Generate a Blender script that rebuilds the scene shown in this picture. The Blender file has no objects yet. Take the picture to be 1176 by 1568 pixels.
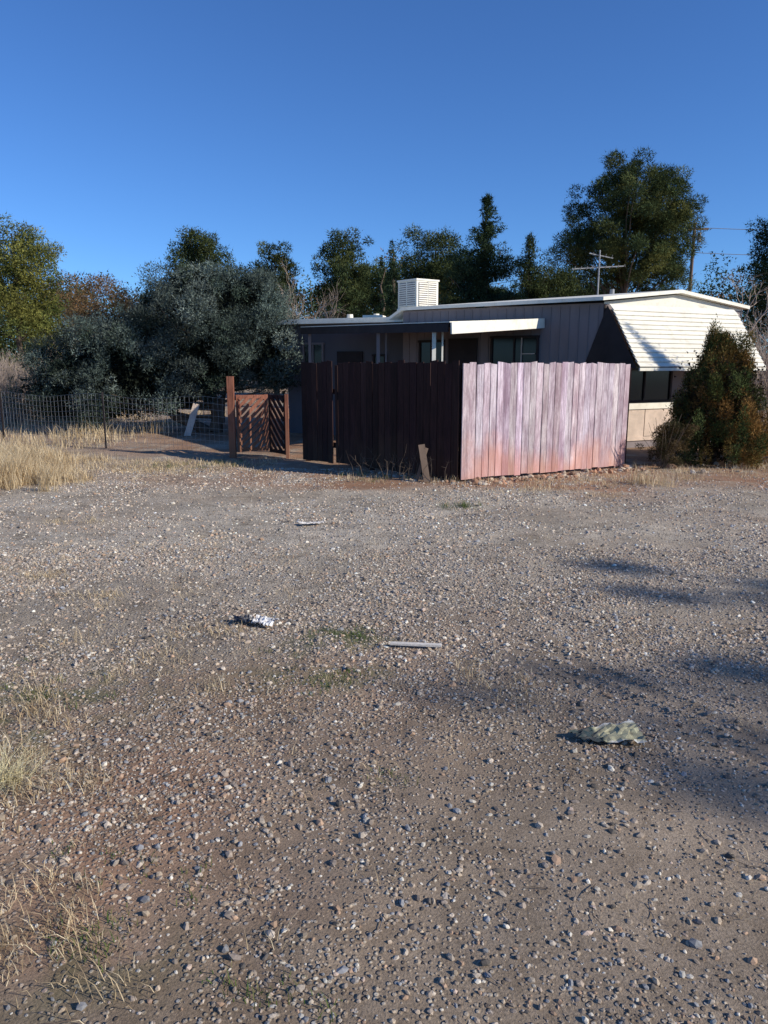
import bpy, math, numpy as np
from mathutils import Vector
R = np.random.RandomState(7)
sc = bpy.context.scene
sc.view_settings.view_transform = 'Standard'
sc.view_settings.look = 'None'
sc.view_settings.exposure = 0

# ---------------------------------------------------------------- nodes
def newmat(name):
    m = bpy.data.materials.new(name); m.use_nodes = True
    nt = m.node_tree; b = nt.nodes['Principled BSDF']
    b.inputs['Roughness'].default_value = 0.85
    b.inputs['Specular IOR Level'].default_value = 0.2
    return m, nt, b
def N(nt, t, props=None, ins=None):
    n = nt.nodes.new(t)
    for k, v in (props or {}).items(): setattr(n, k, v)
    for k, v in (ins or {}).items():
        s = n.inputs[k]
        if isinstance(v, bpy.types.NodeSocket): nt.links.new(v, s)
        else: s.default_value = v
    return n
def mix(nt, f, a, b, mode='MIX'):
    n = nt.nodes.new('ShaderNodeMix'); n.data_type = 'RGBA'; n.blend_type = mode
    for i, v in ((0, f), (6, a), (7, b)):
        if isinstance(v, bpy.types.NodeSocket): nt.links.new(v, n.inputs[i])
        else: n.inputs[i].default_value = v if i == 0 or len(v) == 4 else (*v, 1)
    return n.outputs[2]
def ramp(nt, fac, stops, interp='LINEAR'):
    n = nt.nodes.new('ShaderNodeValToRGB'); nt.links.new(fac, n.inputs[0])
    cr = n.color_ramp; cr.interpolation = interp
    while len(cr.elements) < len(stops): cr.elements.new(0.5)
    for e, (p, c) in zip(cr.elements, stops):
        e.position = p
        e.color = (c, c, c, 1) if isinstance(c, (int, float)) else (*c, 1)
    return n.outputs[0]
def coords(nt, scale=(1, 1, 1)):
    tc = N(nt, 'ShaderNodeTexCoord')
    mp = N(nt, 'ShaderNodeMapping', None, {'Vector': tc.outputs['Object'], 'Scale': scale})
    return mp.outputs[0]
def noise(nt, vec, scale, detail=4, rough=0.55):
    return N(nt, 'ShaderNodeTexNoise', None, {'Vector': vec, 'Scale': scale, 'Detail': detail, 'Roughness': rough}).outputs[0]
def attr(nt, name='Col'):
    return N(nt, 'ShaderNodeAttribute', {'attribute_name': name}).outputs['Color']
def bump(nt, b, h, strength=0.4, dist=0.02):
    n = N(nt, 'ShaderNodeBump', None, {'Height': h, 'Strength': strength, 'Distance': dist})
    nt.links.new(n.outputs[0], b.inputs['Normal'])

def m_plain(name, col, rough=0.7, var=0.25, scale=3, stretch=(1, 1, 1), dirt=None):
    m, nt, b = newmat(name)
    v = coords(nt, stretch)
    n1 = noise(nt, v, scale, 6, 0.65)
    c = mix(nt, ramp(nt, n1, [(0.3, 0.0), (0.7, 1.0)]), tuple(x * (1 - var) for x in col), tuple(min(1, x * (1 + var * .5)) for x in col))
    if dirt:
        n2 = noise(nt, v, scale * 3.1, 5, 0.7)
        c = mix(nt, ramp(nt, n2, [(0.52, 0.0), (0.75, 0.8)]), c, dirt)
    nt.links.new(c, b.inputs['Base Color']); b.inputs['Roughness'].default_value = rough
    bump(nt, b, n1, 0.25, 0.01)
    return m
def m_leaf(name, trans=0.3):
    m, nt, b = newmat(name)
    a = attr(nt)
    df = N(nt, 'ShaderNodeBsdfDiffuse', None, {'Color': a})
    tr = N(nt, 'ShaderNodeBsdfTranslucent', None, {'Color': a})
    ms = N(nt, 'ShaderNodeMixShader', None, {0: trans, 1: df.outputs[0], 2: tr.outputs[0]})
    nt.links.new(ms.outputs[0], nt.nodes['Material Output'].inputs[0])
    nt.nodes.remove(b)
    return m
LEAF = m_leaf('foliage', 0.15)
STRAW = m_leaf('straw_blades', 0.3)
BARK = m_plain('bark', (0.15, 0.11, 0.08), 0.9, 0.5, 6, (1, 1, .3))
BAREBARK = m_plain('bare_twigs', (0.42, 0.33, 0.26), 0.9, 0.3, 4)

def m_fence(name, c1, c2, stain, sa=.85, streak=.75, lo=.12, hi=.62):
    m, nt, b = newmat(name)
    a = attr(nt)
    v = coords(nt, (1, 1, 0.05))
    n1 = noise(nt, v, 46, 6, 0.75)
    v2 = coords(nt, (1, 1, 0.22))
    n2 = noise(nt, v2, 6.5, 8, 0.75)
    v3 = coords(nt, (1, 1, .6)); n3 = noise(nt, v3, 1.3, 4, 0.6)
    c = mix(nt, ramp(nt, n2, [(0.40, 0.0), (0.60, 1.0)]), c1, c2)
    c = mix(nt, ramp(nt, n1, [(0.36, streak), (0.56, 0.0)]), c, tuple(x * .5 for x in c1))
    tc = N(nt, 'ShaderNodeTexCoord'); sp = N(nt, 'ShaderNodeSeparateXYZ', None, {0: tc.outputs['Object']})
    z = N(nt, 'ShaderNodeMath', {'operation': 'MULTIPLY_ADD'}, {0: n3, 1: -1.9, 2: sp.outputs[2]})
    z2 = N(nt, 'ShaderNodeMath', {'operation': 'MULTIPLY_ADD'}, {0: n1, 1: -.7, 2: z.outputs[0]})
    z3 = N(nt, 'ShaderNodeMath', {'operation': 'ADD'}, {0: z2.outputs[0], 1: 1.3})
    c = mix(nt, ramp(nt, z3.outputs[0], [(lo, sa), (hi, 0.0)]), c, stain)
    c = mix(nt, 1.0, c, a, 'MULTIPLY')
    nt.links.new(c, b.inputs['Base Color'])
    bump(nt, b, n1, 0.8, 0.006)
    return m
FPALE = m_fence('weathered_fence_boards', (0.40, 0.29, 0.325), (0.76, 0.65, 0.67), (0.60, 0.28, 0.19), .65)
FDARK = m_fence('dark_brown_boards', (0.030, 0.014, 0.012), (0.050, 0.023, 0.02), (0.07, 0.038, 0.025))  # very dark brown-red tone for boards, rails and posts
REDWOOD = m_fence('red_gate_wood', (0.24, 0.09, 0.055), (0.38, 0.16, 0.10), (0.30, 0.14, 0.08))
WHITE = m_plain('white_painted_metal', (0.86, 0.81, 0.68), 0.5, 0.10, 2, dirt=(0.66, 0.59, 0.45))
SIDING = m_plain('taupe_siding', (0.24, 0.20, 0.195), 0.6, 0.2, 1.5, (1, 1, .3))
SIDING2 = m_plain('grey_siding', (0.12, 0.115, 0.125), 0.6, 0.2, 1.5, (1, 1, .3))
CREAM = m_plain('cream_panel', (0.66, 0.52, 0.41), 0.7, 0.25, 3)
BROWN = m_plain('dark_brown_trim_and_shade', (0.04, 0.03, 0.028), 0.7, 0.3, 3)  # brown trim; also paints shade on the porch roof and awning side
GALV = m_plain('galvanised_metal', (0.30, 0.30, 0.30), 0.5, 0.2, 5)
POLE = m_plain('weathered_pole', (0.20, 0.14, 0.10), 0.9, 0.3, 5, (1, 1, .2))
gm, gnt, gb = newmat('window_glass'); GLASS = gm
gb.inputs['Base Color'].default_value = (0.012, 0.014, 0.016, 1); gb.inputs['Roughness'].default_value = 0.12; gb.inputs['Specular IOR Level'].default_value = 0.35

# ---------------------------------------------------------------- mesh builder
class MB:
    def __init__(s): s.v = []; s.f = []; s.c = []; s.n = 0; s.mats = []
    def add(s, v, f, mat, col=(1, 1, 1)):
        v = np.asarray(v, float).reshape(-1, 3); f = np.asarray(f, int)
        if mat not in s.mats: s.mats.append(mat)
        c = np.ones((len(v), 4)); c[:, :3] = col
        s.v.append(v); s.c.append(c); s.f.append((f + s.n, s.mats.index(mat))); s.n += len(v)
    def build(s, name, parent=None, smooth=False):
        me = bpy.data.meshes.new(name)
        V = np.concatenate(s.v); C = np.concatenate(s.c)
        loops = np.concatenate([f.ravel() for f, _ in s.f])
        tot = np.concatenate([np.full(len(f), f.shape[1]) for f, _ in s.f])
        mi = np.concatenate([np.full(len(f), m) for f, m in s.f])
        me.vertices.add(len(V)); me.vertices.foreach_set('co', V.ravel().astype(np.float32))
        me.loops.add(len(loops)); me.loops.foreach_set('vertex_index', loops.astype(np.int32))
        me.polygons.add(len(tot))
        me.polygons.foreach_set('loop_start', (np.cumsum(tot) - tot).astype(np.int32))
        me.polygons.foreach_set('loop_total', tot.astype(np.int32))
        for m in s.mats: me.materials.append(m)
        me.polygons.foreach_set('material_index', mi.astype(np.int32))
        me.polygons.foreach_set('use_smooth', np.full(len(tot), smooth))
        ca = me.color_attributes.new('Col', 'FLOAT_COLOR', 'POINT')
        ca.data.foreach_set('color', C.ravel().astype(np.float32))
        me.update(calc_edges=True)
        o = bpy.data.objects.new(name, me); sc.collection.objects.link(o)
        if parent: o.parent = parent
        return o
    def beam(s, p0, p1, w, h, mat, col=(1, 1, 1), up=(0, 0, 1)):
        p0 = np.array(p0, float); p1 = np.array(p1, float); a = p1 - p0
        an = a / np.linalg.norm(a); side = np.cross(an, up); side /= np.linalg.norm(side); u = np.cross(side, an)
        vs = []
        for p in (p0, p1):
            for sx, sy in ((-1, -1), (1, -1), (1, 1), (-1, 1)): vs.append(p + side * sx * w / 2 + u * sy * h / 2)
        s.add(vs, BOXF, mat, col)
    def tube(s, path, rad, mat, seg=6, col=(1, 1, 1)):
        path = [np.array(p, float) for p in path]; vs = []
        for i, p in enumerate(path):
            d = path[min(i + 1, len(path) - 1)] - path[max(i - 1, 0)]; d /= (np.linalg.norm(d) + 1e-9)
            ref = np.array([0, 0, 1.]) if abs(d[2]) < .9 else np.array([1., 0, 0])
            a = np.cross(d, ref); a /= np.linalg.norm(a); b = np.cross(d, a)
            for k in range(seg):
                t = 2 * math.pi * k / seg; vs.append(p + rad[i] * (math.cos(t) * a + math.sin(t) * b))
        fs = []
        for i in range(len(path) - 1):
            for k in range(seg):
                k2 = (k + 1) % seg; fs.append((i * seg + k, i * seg + k2, (i + 1) * seg + k2, (i + 1) * seg + k))
        s.add(vs, fs, mat, col)
        s.add([vs[(len(path) - 1) * seg + k] for k in range(seg)], [list(range(seg))], mat, col)
    def prism(s, pts, z0, z1, mat, col=(1, 1, 1)):
        n = len(pts)
        z0 = z0 if hasattr(z0, '__len__') else [z0] * n; z1 = z1 if hasattr(z1, '__len__') else [z1] * n
        v = [(x, y, z0[i]) for i, (x, y) in enumerate(pts)] + [(x, y, z1[i]) for i, (x, y) in enumerate(pts)]
        s.add(v, [list(range(n))[::-1]], mat, col)
        s.add(v, [list(range(n, 2 * n))], mat, col)
        s.add(v, [(i, (i + 1) % n, n + (i + 1) % n, n + i) for i in range(n)], mat, col)
BOXF = [(0, 3, 2, 1), (4, 5, 6, 7), (0, 1, 5, 4), (1, 2, 6, 5), (2, 3, 7, 6), (3, 0, 4, 7)]
def empty(name, loc=(0, 0, 0)):
    e = bpy.data.objects.new(name, None); sc.collection.objects.link(e); return e

# ---------------------------------------------------------------- value noise + ground height
T = np.random.RandomState(3).rand(256, 256)
def vn(x, y, sc_, sd=0):
    x = np.asarray(x, float) / sc_ + 37.3 * sd + 1000; y = np.asarray(y, float) / sc_ + 11.7 * sd + 1000
    xi = np.floor(x).astype(int); yi = np.floor(y).astype(int); fx = x - xi; fy = y - yi
    fx = fx * fx * (3 - 2 * fx); fy = fy * fy * (3 - 2 * fy)
    g = lambda a, b: T[a % 256, b % 256]
    return (g(xi, yi) * (1 - fx) + g(xi + 1, yi) * fx) * (1 - fy) + (g(xi, yi + 1) * (1 - fx) + g(xi + 1, yi + 1) * fx) * fy
def fbm(x, y, s, sd=0, o=4):
    r = 0; a = .5
    for i in range(o): r = r + a * vn(x, y, s / 2 ** i, sd + i); a *= .5
    return r / (1 - .5 ** o)
def sm(a, b, x): t = np.clip((x - a) / (b - a), 0, 1); return t * t * (3 - 2 * t)
def trackdist(x, y):
    ax, ay, bx, by = 0.70, 4.75, 2.3, 2.35
    dx, dy = bx - ax, by - ay; L = math.hypot(dx, dy); dx /= L; dy /= L
    t = (x - ax) * dx + (y - ay) * dy; d = (x - ax) * dy - (y - ay) * dx + 0.05 * np.sin(t * 1.2)
    return t, d
def H(x, y):
    x = np.asarray(x, float); y = np.asarray(y, float)
    h = 0.06 * (fbm(x, y, 2.2, 5) - .5) + 0.024 * (fbm(x, y, .35, 9) - .5)
    t, d = trackdist(x, y)
    m = sm(-.1, .9, t) * sm(4.5, 3.5, t) * (.6 + .5 * vn(x, y, .3, 40))
    for off in (0.0, 0.16):
        h = h - m * 0.023 * np.exp(-((d - off) / .045) ** 2)
    h = h + m * .011 * np.exp(-((d - .08) / .03) ** 2) + m * .014 * np.exp(-((d + .07) / .03) ** 2) + m * .013 * np.exp(-((d - .24) / .03) ** 2)
    h = h + m * .003 * np.sin(t * 60) * np.exp(-((d - .08) / .1) ** 2)
    return h

# ---------------------------------------------------------------- ground
gx = np.concatenate([-7 - np.geomspace(.1, 500, 34)[::-1], np.arange(-7, 8, .045), 8 + np.geomspace(.1, 500, 34)])
gy = np.concatenate([.6 - np.geomspace(.1, 60, 20)[::-1], np.arange(.6, 14, .04), 14 + np.geomspace(.1, 900, 44)])
X, Y = np.meshgrid(gx, gy); hh = H(X, Y)
V = np.stack([X, Y, hh], -1).reshape(-1, 3); nx, ny = len(gx), len(gy)
idx = np.arange(nx * ny).reshape(ny, nx)
F = np.stack([idx[:-1, :-1], idx[:-1, 1:], idx[1:, 1:], idx[1:, :-1]], -1).reshape(-1, 4)
def blob(x, y, cx, cy, rx, ry): return np.exp(-(((x - cx) / rx) ** 2 + ((y - cy) / ry) ** 2))
def masks(x, y):
    n = fbm(x, y, 1.3, 2); n2 = fbm(x, y, .4, 6)
    red = sm(10.0, 11.4, y + (n - .5) * 2.5) * sm(-9, 1.0, x) + 1.0 * blob(x, y, -1.0, 2.3, .7, .45) + .45 * blob(x, y, -.3, 3.9, .6, .4) + .5 * blob(x, y, -.7, 3.0, .9, .5) + .4 * blob(x, y, -1.6, 1.7, .6, .4) + sm(13.5, 16, y) * .5
    red = red * sm(.25, .6, n2 + .1) + .2 * sm(.55, .75, n)
    grn = blob(x, y, -.25, 4.6, .35, .25) + .9 * blob(x, y, -.35, 3.95, .45, .18) + .8 * blob(x, y, -1.8, 3.6, .5, .5) + .7 * blob(x, y, .95, 9.2, .25, .2) + .6 * blob(x, y, -3.5, 12.9, 1.2, .5) + .5 * blob(x, y, -.9, 1.9, .3, .2)
    grn = grn * sm(.35, .65, fbm(x, y, .15, 14)) * .8
    t, d = trackdist(x, y)
    sand = .9 * blob(x, y, 1.1, 2.4, 1.0, .6) + .8 * np.exp(-((d - .1) / .5) ** 2) * sm(-.2, .8, t) + .5 * blob(x, y, .6, 1.9, .8, .5) + .5 * sm(.5, .72, fbm(x, y, 1.7, 30))
    return np.clip(red, 0, 1), np.clip(grn, 0, 1), np.clip(sand, 0, 1)
r_, g_, b_ = masks(V[:, 0], V[:, 1])
GM, nt, b = newmat('gravel_ground')
a = N(nt, 'ShaderNodeSeparateColor', None, {0: attr(nt)})
v = coords(nt)
n_big = noise(nt, v, 0.9, 8, 0.7); n_mid = noise(nt, v, 7, 6, 0.7); n_fine = noise(nt, v, 110, 4, 0.7)
n_leaf = noise(nt, v, 2.3, 8, 0.75)
sp = N(nt, 'ShaderNodeSeparateXYZ', None, {0: v})
soil = mix(nt, ramp(nt, n_mid, [(0.3, 0.0), (0.7, 1.0)]), (0.21, 0.155, 0.105), (0.38, 0.295, 0.205))
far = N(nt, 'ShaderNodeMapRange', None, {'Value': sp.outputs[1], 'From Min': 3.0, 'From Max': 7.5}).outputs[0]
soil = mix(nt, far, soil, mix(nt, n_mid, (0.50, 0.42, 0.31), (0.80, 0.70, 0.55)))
soil = mix(nt, a.outputs[0], soil, mix(nt, n_mid, (0.34, 0.16, 0.085), (0.60, 0.35, 0.21)))
soil = mix(nt, a.outputs[2], soil, mix(nt, n_mid, (0.34, 0.26, 0.18), (0.52, 0.41, 0.30)))
vo = N(nt, 'ShaderNodeTexVoronoi', None, {'Vector': v, 'Scale': 52.0, 'Randomness': 1.0})
cs = N(nt, 'ShaderNodeSeparateColor', None, {0: vo.outputs['Color']})
stone = ramp(nt, cs.outputs[0], [(0.0, (0.16, 0.13, 0.11)), (0.3, (0.38, 0.31, 0.24)), (0.55, (0.56, 0.48, 0.38)), (0.8, (0.70, 0.62, 0.50)), (0.93, (0.38, 0.375, 0.37)), (1.0, (0.84, 0.78, 0.68))])
smask = ramp(nt, vo.outputs['Distance'], [(0.28, 1.0), (0.5, 0.0)])
keep = N(nt, 'ShaderNodeMath', {'operation': 'ADD'}, {0: cs.outputs[1], 1: ramp(nt, n_big, [(0.35, 0.0), (0.65, 0.5)])})
keep2 = N(nt, 'ShaderNodeMath', {'operation': 'MULTIPLY_ADD'}, {0: a.outputs[2], 1: -0.6, 2: keep.outputs[0]})
km = ramp(nt, keep2.outputs[0], [(0.42, 0.0), (0.5, 1.0)])
mk = N(nt, 'ShaderNodeMath', {'operation': 'MULTIPLY'}, {0: smask, 1: km})
mk2 = N(nt, 'ShaderNodeMath', {'operation': 'MULTIPLY'}, {0: mk.outputs[0], 1: ramp(nt, a.outputs[0], [(0.0, 1.0), (1.0, 0.45)])})
col = mix(nt, mk2.outputs[0], soil, stone)
col = mix(nt, ramp(nt, n_fine, [(0.35, 0.55), (0.6, 0.0)]), col, (0.10, 0.075, 0.05))
col = mix(nt, ramp(nt, n_leaf, [(0.50, 0.0), (0.66, 0.6)]), col, (0.17, 0.125, 0.085))
col = mix(nt, a.outputs[1], col, (0.11, 0.14, 0.05))
big = ramp(nt, n_big, [(0.3, 0.66), (0.7, 1.17)])
col = mix(nt, 1.0, col, big, 'MULTIPLY')
nt.links.new(col, b.inputs['Base Color']); b.inputs['Roughness'].default_value = 0.95; b.inputs['Specular IOR Level'].default_value = 0.1
hgt = N(nt, 'ShaderNodeMath', {'operation': 'MULTIPLY_ADD'}, {0: n_fine, 1: 0.4, 2: mk2.outputs[0]})
bump(nt, b, hgt.outputs[0], 0.85, 0.012)
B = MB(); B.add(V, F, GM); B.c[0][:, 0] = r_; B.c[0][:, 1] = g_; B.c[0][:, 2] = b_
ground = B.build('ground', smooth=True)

# ---------------------------------------------------------------- gravel
PM, nt, b = newmat('pebble_stone')
v = coords(nt); c = mix(nt, ramp(nt, noise(nt, v, 160, 3), [(0.3, 0.75), (0.7, 1.15)]), (0, 0, 0), attr(nt))
nt.links.new(c, b.inputs['Base Color'])
import bmesh
bm = bmesh.new(); bmesh.ops.create_icosphere(bm, subdivisions=1, radius=1)
IV = np.array([q.co[:] for q in bm.verts]); IF = np.array([[w.index for w in f.verts] for f in bm.faces]); bm.free()
PAL = np.array([(.43, .345, .265), (.58, .49, .39), (.73, .66, .54), (.28, .23, .19), (.49, .33, .22), (.35, .345, .34), (.82, .77, .66), (.53, .42, .30), (.15, .13, .11), (.60, .46, .36)])
PW = np.array([.22, .17, .08, .13, .09, .10, .02, .13, .06, .03]); PW /= PW.sum()
def pebbles(B, x, y, s, pal=PAL, w=PW, flat=(.4, .8), mat=None, gain=1.0):
    n = len(x)
    sc3 = np.stack([s * R.uniform(.7, 1.35, n), s * R.uniform(.6, 1.0, n), s * R.uniform(*flat, n)], -1)
    vv = IV[None] * (1 + R.uniform(-.22, .22, (n, 12, 1))) * sc3[:, None, :]
    t = R.uniform(0, 6.28, n); ct, st = np.cos(t)[:, None], np.sin(t)[:, None]
    tl = R.uniform(-.5, .5, n); c2, s2 = np.cos(tl)[:, None], np.sin(tl)[:, None]
    a0, a1, a2 = vv[..., 0], vv[..., 1], vv[..., 2]
    a0, a2 = a0 * c2 - a2 * s2, a0 * s2 + a2 * c2
    px = a0 * ct - a1 * st + x[:, None]; py = a0 * st + a1 * ct + y[:, None]
    pz = a2 + (H(x, y) + sc3[:, 2] * R.uniform(-.3, .5, n))[:, None]
    vs = np.stack([px, py, pz], -1).reshape(-1, 3)
    fs = (IF[None] + (np.arange(n) * 12)[:, None, None]).reshape(-1, 3)
    col = np.minimum(pal[R.choice(len(pal), n, p=w)] * R.uniform(.65, 1.15, (n, 1)) * gain, .85)
    B.add(vs, fs, mat or PM); B.c[-1][:, :3] = np.repeat(col, 12, 0)
def scatter(n, x0, x1, y0, y1, fn):
    x = R.uniform(x0, x1, n); y = y0 + (y1 - y0) * R.rand(n)
    half = 0.56 * y + 0.7
    k = (np.abs(x) < half) & (R.rand(n) < fn(x, y)); return x[k], y[k]
def dens(x, y):
    r, g, s = masks(x, y)
    return np.clip((.22 + 1.0 * sm(.3, .65, fbm(x, y, .8, 21))) * (1 - .72 * s) * (1 - .5 * r) * (1 - .5 * g), 0, 1)
B = MB()
x, y = scatter(90000, -3.2, 3.2, 1.0, 4.0, dens); pebbles(B, x, y, np.clip(R.lognormal(math.log(.0058), .45, len(x)), .0025, .02), gain=.88)
x, y = scatter(80000, -4.6, 4.6, 4.0, 7.0, dens); pebbles(B, x, y, np.clip(R.lognormal(math.log(.0075), .42, len(x)), .0035, .022), gain=1.0)
x, y = scatter(60000, -7.5, 7.5, 7.0, 12.8, dens); pebbles(B, x, y, np.clip(R.lognormal(math.log(.010), .4, len(x)), .005, .026), gain=1.15)
x, y = scatter(2200, -3.2, 3.2, 1.2, 5.0, lambda a, b: .1 + .8 * blob(a, b, -.4, 3.0, 1, .6)); pebbles(B, x, y, R.uniform(.010, .02, len(x)), gain=.9)
B.build('gravel')
B = MB(); n = 170
t = R.rand(n); off = R.uniform(.05, .45, n)
x = 1.15 + 3.3 * t + .49 * off; y = 11.2 + 1.85 * t - .87 * off
RP = np.array([(.50, .28, .17), (.52, .41, .30), (.33, .20, .13), (.60, .52, .42)])
pebbles(B, x, y, R.uniform(.02, .07, n), RP, np.array([.35, .3, .25, .1]), (.6, .9))
n = 60; x = R.uniform(4.3, 8, n); y = 12.7 + R.uniform(-.7, .5, n); pebbles(B, x, y, R.uniform(.02, .08, n), RP, np.array([.3, .3, .25, .15]), (.6, .9))
n = 25; x = R.uniform(-.2, 1.2, n); y = 11.1 - (x - 1.15) * .98 - R.uniform(.0, .5, n); pebbles(B, x, y, R.uniform(.02, .06, n), RP, np.array([.3, .3, .25, .15]), (.6, .9))
B.build('fence_foot_rocks')

# ---------------------------------------------------------------- grass
def blades(B, cx, cy, spread, n, h, w, cols, lean=.5, mat=None):
    x = cx + R.normal(0, spread, n); y = cy + R.normal(0, spread, n); z = H(x, y)
    hh = h * R.uniform(.35, 1.1, n); th = R.uniform(0, 6.28, n); ln = hh * lean * R.uniform(.1, 1.2, n)
    dx, dy = np.cos(th), np.sin(th); a = R.uniform(0, 6.28, n); sx, sy = np.cos(a) * w / 2, np.sin(a) * w / 2
    p0 = np.stack([x - sx, y - sy, z - .01], -1); p1 = np.stack([x + sx, y + sy, z - .01], -1)
    mx, my, mz = x + dx * ln * .35, y + dy * ln * .35, z + hh * .6
    p2 = np.stack([mx + sx * .7, my + sy * .7, mz], -1); p3 = np.stack([mx - sx * .7, my - sy * .7, mz], -1)
    p4 = np.stack([x + dx * ln, y + dy * ln, z + hh], -1)
    vs = np.stack([p0, p1, p2, p3, p4], 1).reshape(-1, 3); o = (np.arange(n) * 5)[:, None]
    c = np.array(cols)[R.randint(0, len(cols), n)] * R.uniform(.7, 1.2, (n, 1)); c5 = np.repeat(c, 5, 0)
    B.add(vs, np.array([[0, 1, 2, 3]]) + o, mat or STRAW); B.c[-1][:, :3] = c5
    f = np.array([[3, 2, 4]]) + o
    B.f.append((f + B.n - len(vs), B.mats.index(mat or STRAW)))
ST = [(.70, .55, .34), (.61, .47, .28), (.80, .67, .45), (.46, .34, .20)]
GR = [(.09, .15, .04), (.13, .17, .05), (.2, .2, .08)]
B = MB()
for i in range(230):
    cy = R.uniform(11.0, 14.2); cx = -.51 * cy + .9 - abs(R.normal(0, 1.0)) if R.rand() < .7 else R.uniform(-6.5, -3.4)
    far_ = sm(-4.8, -6.2, np.array(cx)); blades(B, cx, cy, .16, int(30 + 60 * far_), float((.07 + .30 * far_) * R.uniform(.4, 1.25)), .008, ST, .55)
for i in range(50):
    blades(B, -5.75 + R.normal(0, .4), 10.9 + R.normal(0, .4), .07, 80, R.uniform(.12, .7), .007, ST, .6)
for i in range(70):
    blades(B, R.uniform(-5, -1.9), R.uniform(12.2, 14.0), .15, 36, R.uniform(.03, .10), .007, ST, .9)
for i in range(14):
    blades(B, -5.1 + R.normal(0, .3), 11.3 + R.normal(0, .2), .06, 60, R.uniform(.12, .3), .006, ST, .8)
for i in range(170):
    blades(B, R.uniform(-17, -6), R.uniform(16, 27), .3, 60, R.uniform(.15, .5), .014, ST, .6)
for i in range(110):
    t = R.rand(); o = R.uniform(.1, 1.1); blades(B, 1.0 + 7 * t + .49 * o, 11.1 + 2.4 * t - .87 * o, .12, 26, R.uniform(.04, .15), .006, ST, .8)
for i in range(20):
    blades(B, R.uniform(-.9, 1.1), R.uniform(11.0, 11.8), .12, 22, R.uniform(.04, .15), .006, ST, .9)
for i in range(40):
    blades(B, -2.0 + R.normal(0, .35), 3.4 + R.normal(0, .5), .06, 45, R.uniform(.04, .12), .004, ST, 1.4)
for i in range(34):
    blades(B, -1.25 + R.normal(0, .22), 2.0 + R.normal(0, .25), .05, 40, R.uniform(.03, .10), .003, ST, 1.4)
for (cx, cy) in ((-1.3, 4.6), (-1.5, 4.3), (-2.2, 5.4), (.6, 3.9), (-1.6, 3.0), (-3.5, 8.2), (-2.8, 6.0), (3.0, 10.0)):
    for i in range(5): blades(B, cx + R.normal(0, .15), cy + R.normal(0, .1), .07, 40, .06, .004, ST, 1.8)
blades(B, -1.62, 2.9, .04, 220, .13, .004, [(.78, .69, .42)], 3.2)
blades(B, 3.9, 11.1, .1, 130, .32, .006, ST, .5); blades(B, 4.1, 10.8, .1, 70, .22, .006, ST, .5)
for i in range(420):
    x0, y0 = R.uniform(-3.5, 3), R.uniform(1.4, 7.5)
    if R.rand() < .3 + .5 * (x0 < 0): blades(B, x0, y0, .05, 14, .05, .003, ST, 2.0)
B.build('dry_grass')
B = MB()
for (cx, cy, s, k) in ((-.25, 4.65, .18, 14), (-.35, 3.95, .22, 14), (-2.0, 3.7, .3, 16), (.95, 9.2, .15, 12), (-.9, 2.0, .12, 8), (-3.4, 13.2, .5, 30), (-.2, 11.7, .4, 16), (.05, 2.9, .06, 3), (-.95, 2.35, .15, 6), (-1.9, 1.6, .15, 5), (-.3, 1.85, .12, 5)):
    for i in range(k): blades(B, cx + R.normal(0, s), cy + R.normal(0, s * .6), .03, 16, .035 if cy < 8 else .09, .004, GR, 1.4)
B.build('green_weeds')
B = MB()
for i in range(520):
    x0, y0 = R.uniform(-4, 4.5), R.uniform(1.3, 10); th = R.uniform(0, 6.28); L = R.uniform(.02, .09) * (1 + y0 * .06); z0 = float(H(x0, y0)) + .008
    p = np.array((x0, y0, z0)); d = np.array((math.cos(th), math.sin(th), R.uniform(-.03, .15))) * L
    B.tube([p, p + d * .5 + R.normal(0, L * .08, 3), p + d], [.0018, .0016, .001], BARK if R.rand() < .6 else BAREBARK, 3)
B.build('fallen_twigs')

# ---------------------------------------------------------------- trees
def unit(n): d = R.normal(size=(n, 3)); return d / np.linalg.norm(d, axis=1, keepdims=True)
def leafclumps(B, cen, rad, n, l, w, cols, upb=.15, cvar=.35, mat=None, shell=.45):
    cen = np.asarray(cen); k = len(cen); rad = np.asarray(rad)
    if rad.ndim == 1: rad = np.stack([rad, rad, rad * .75], -1)
    per = rad[:, 0] ** 2; ci = R.choice(k, n, p=per / per.sum())
    d = unit(n); rr = shell + (1 - shell) * R.rand(n) ** .7
    rr *= 1 + .18 * R.normal(size=n)
    p = cen[ci] + d * rad[ci] * rr[:, None]
    dr = d * .8 + unit(n) * .75; dr[:, 2] += upb; dr /= np.linalg.norm(dr, axis=1, keepdims=True)
    sd = np.cross(dr, unit(n)); sd /= (np.linalg.norm(sd, axis=1, keepdims=True) + 1e-9)
    ll = (l * R.uniform(.6, 1.3, n))[:, None]
    vs = np.stack([p - sd * w * .5, p + dr * ll * .45 + sd * w * .2, p + dr * ll, p + sd * w * .5 + dr * ll * .1], 1)
    z = vs[:, :, 2]; vs[:, :, 2] = np.maximum(z, .02)
    cc = np.array(cols)[R.randint(0, len(cols), k)] * (1 + cvar * R.uniform(-1, 1, (k, 1)))
    c = cc[ci] * R.uniform(.65, 1.3, (n, 1))
    B.add(vs.reshape(-1, 3), np.arange(4 * n).reshape(n, 4), mat or LEAF); B.c[-1][:, :3] = np.repeat(c, 4, 0)
def ellip_clumps(ells, n, rmin, rmax, inner=.35, outer=1.0):
    ells = np.array(ells, float); w = ells[:, 3] * ells[:, 4] * ells[:, 5]; i = R.choice(len(ells), n, p=w / w.sum())
    d = unit(n); r = inner + (outer - inner) * R.rand(n) ** .6
    return ells[i, :3] + d * ells[i, 3:] * r[:, None], R.uniform(rmin, rmax, n)
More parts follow.
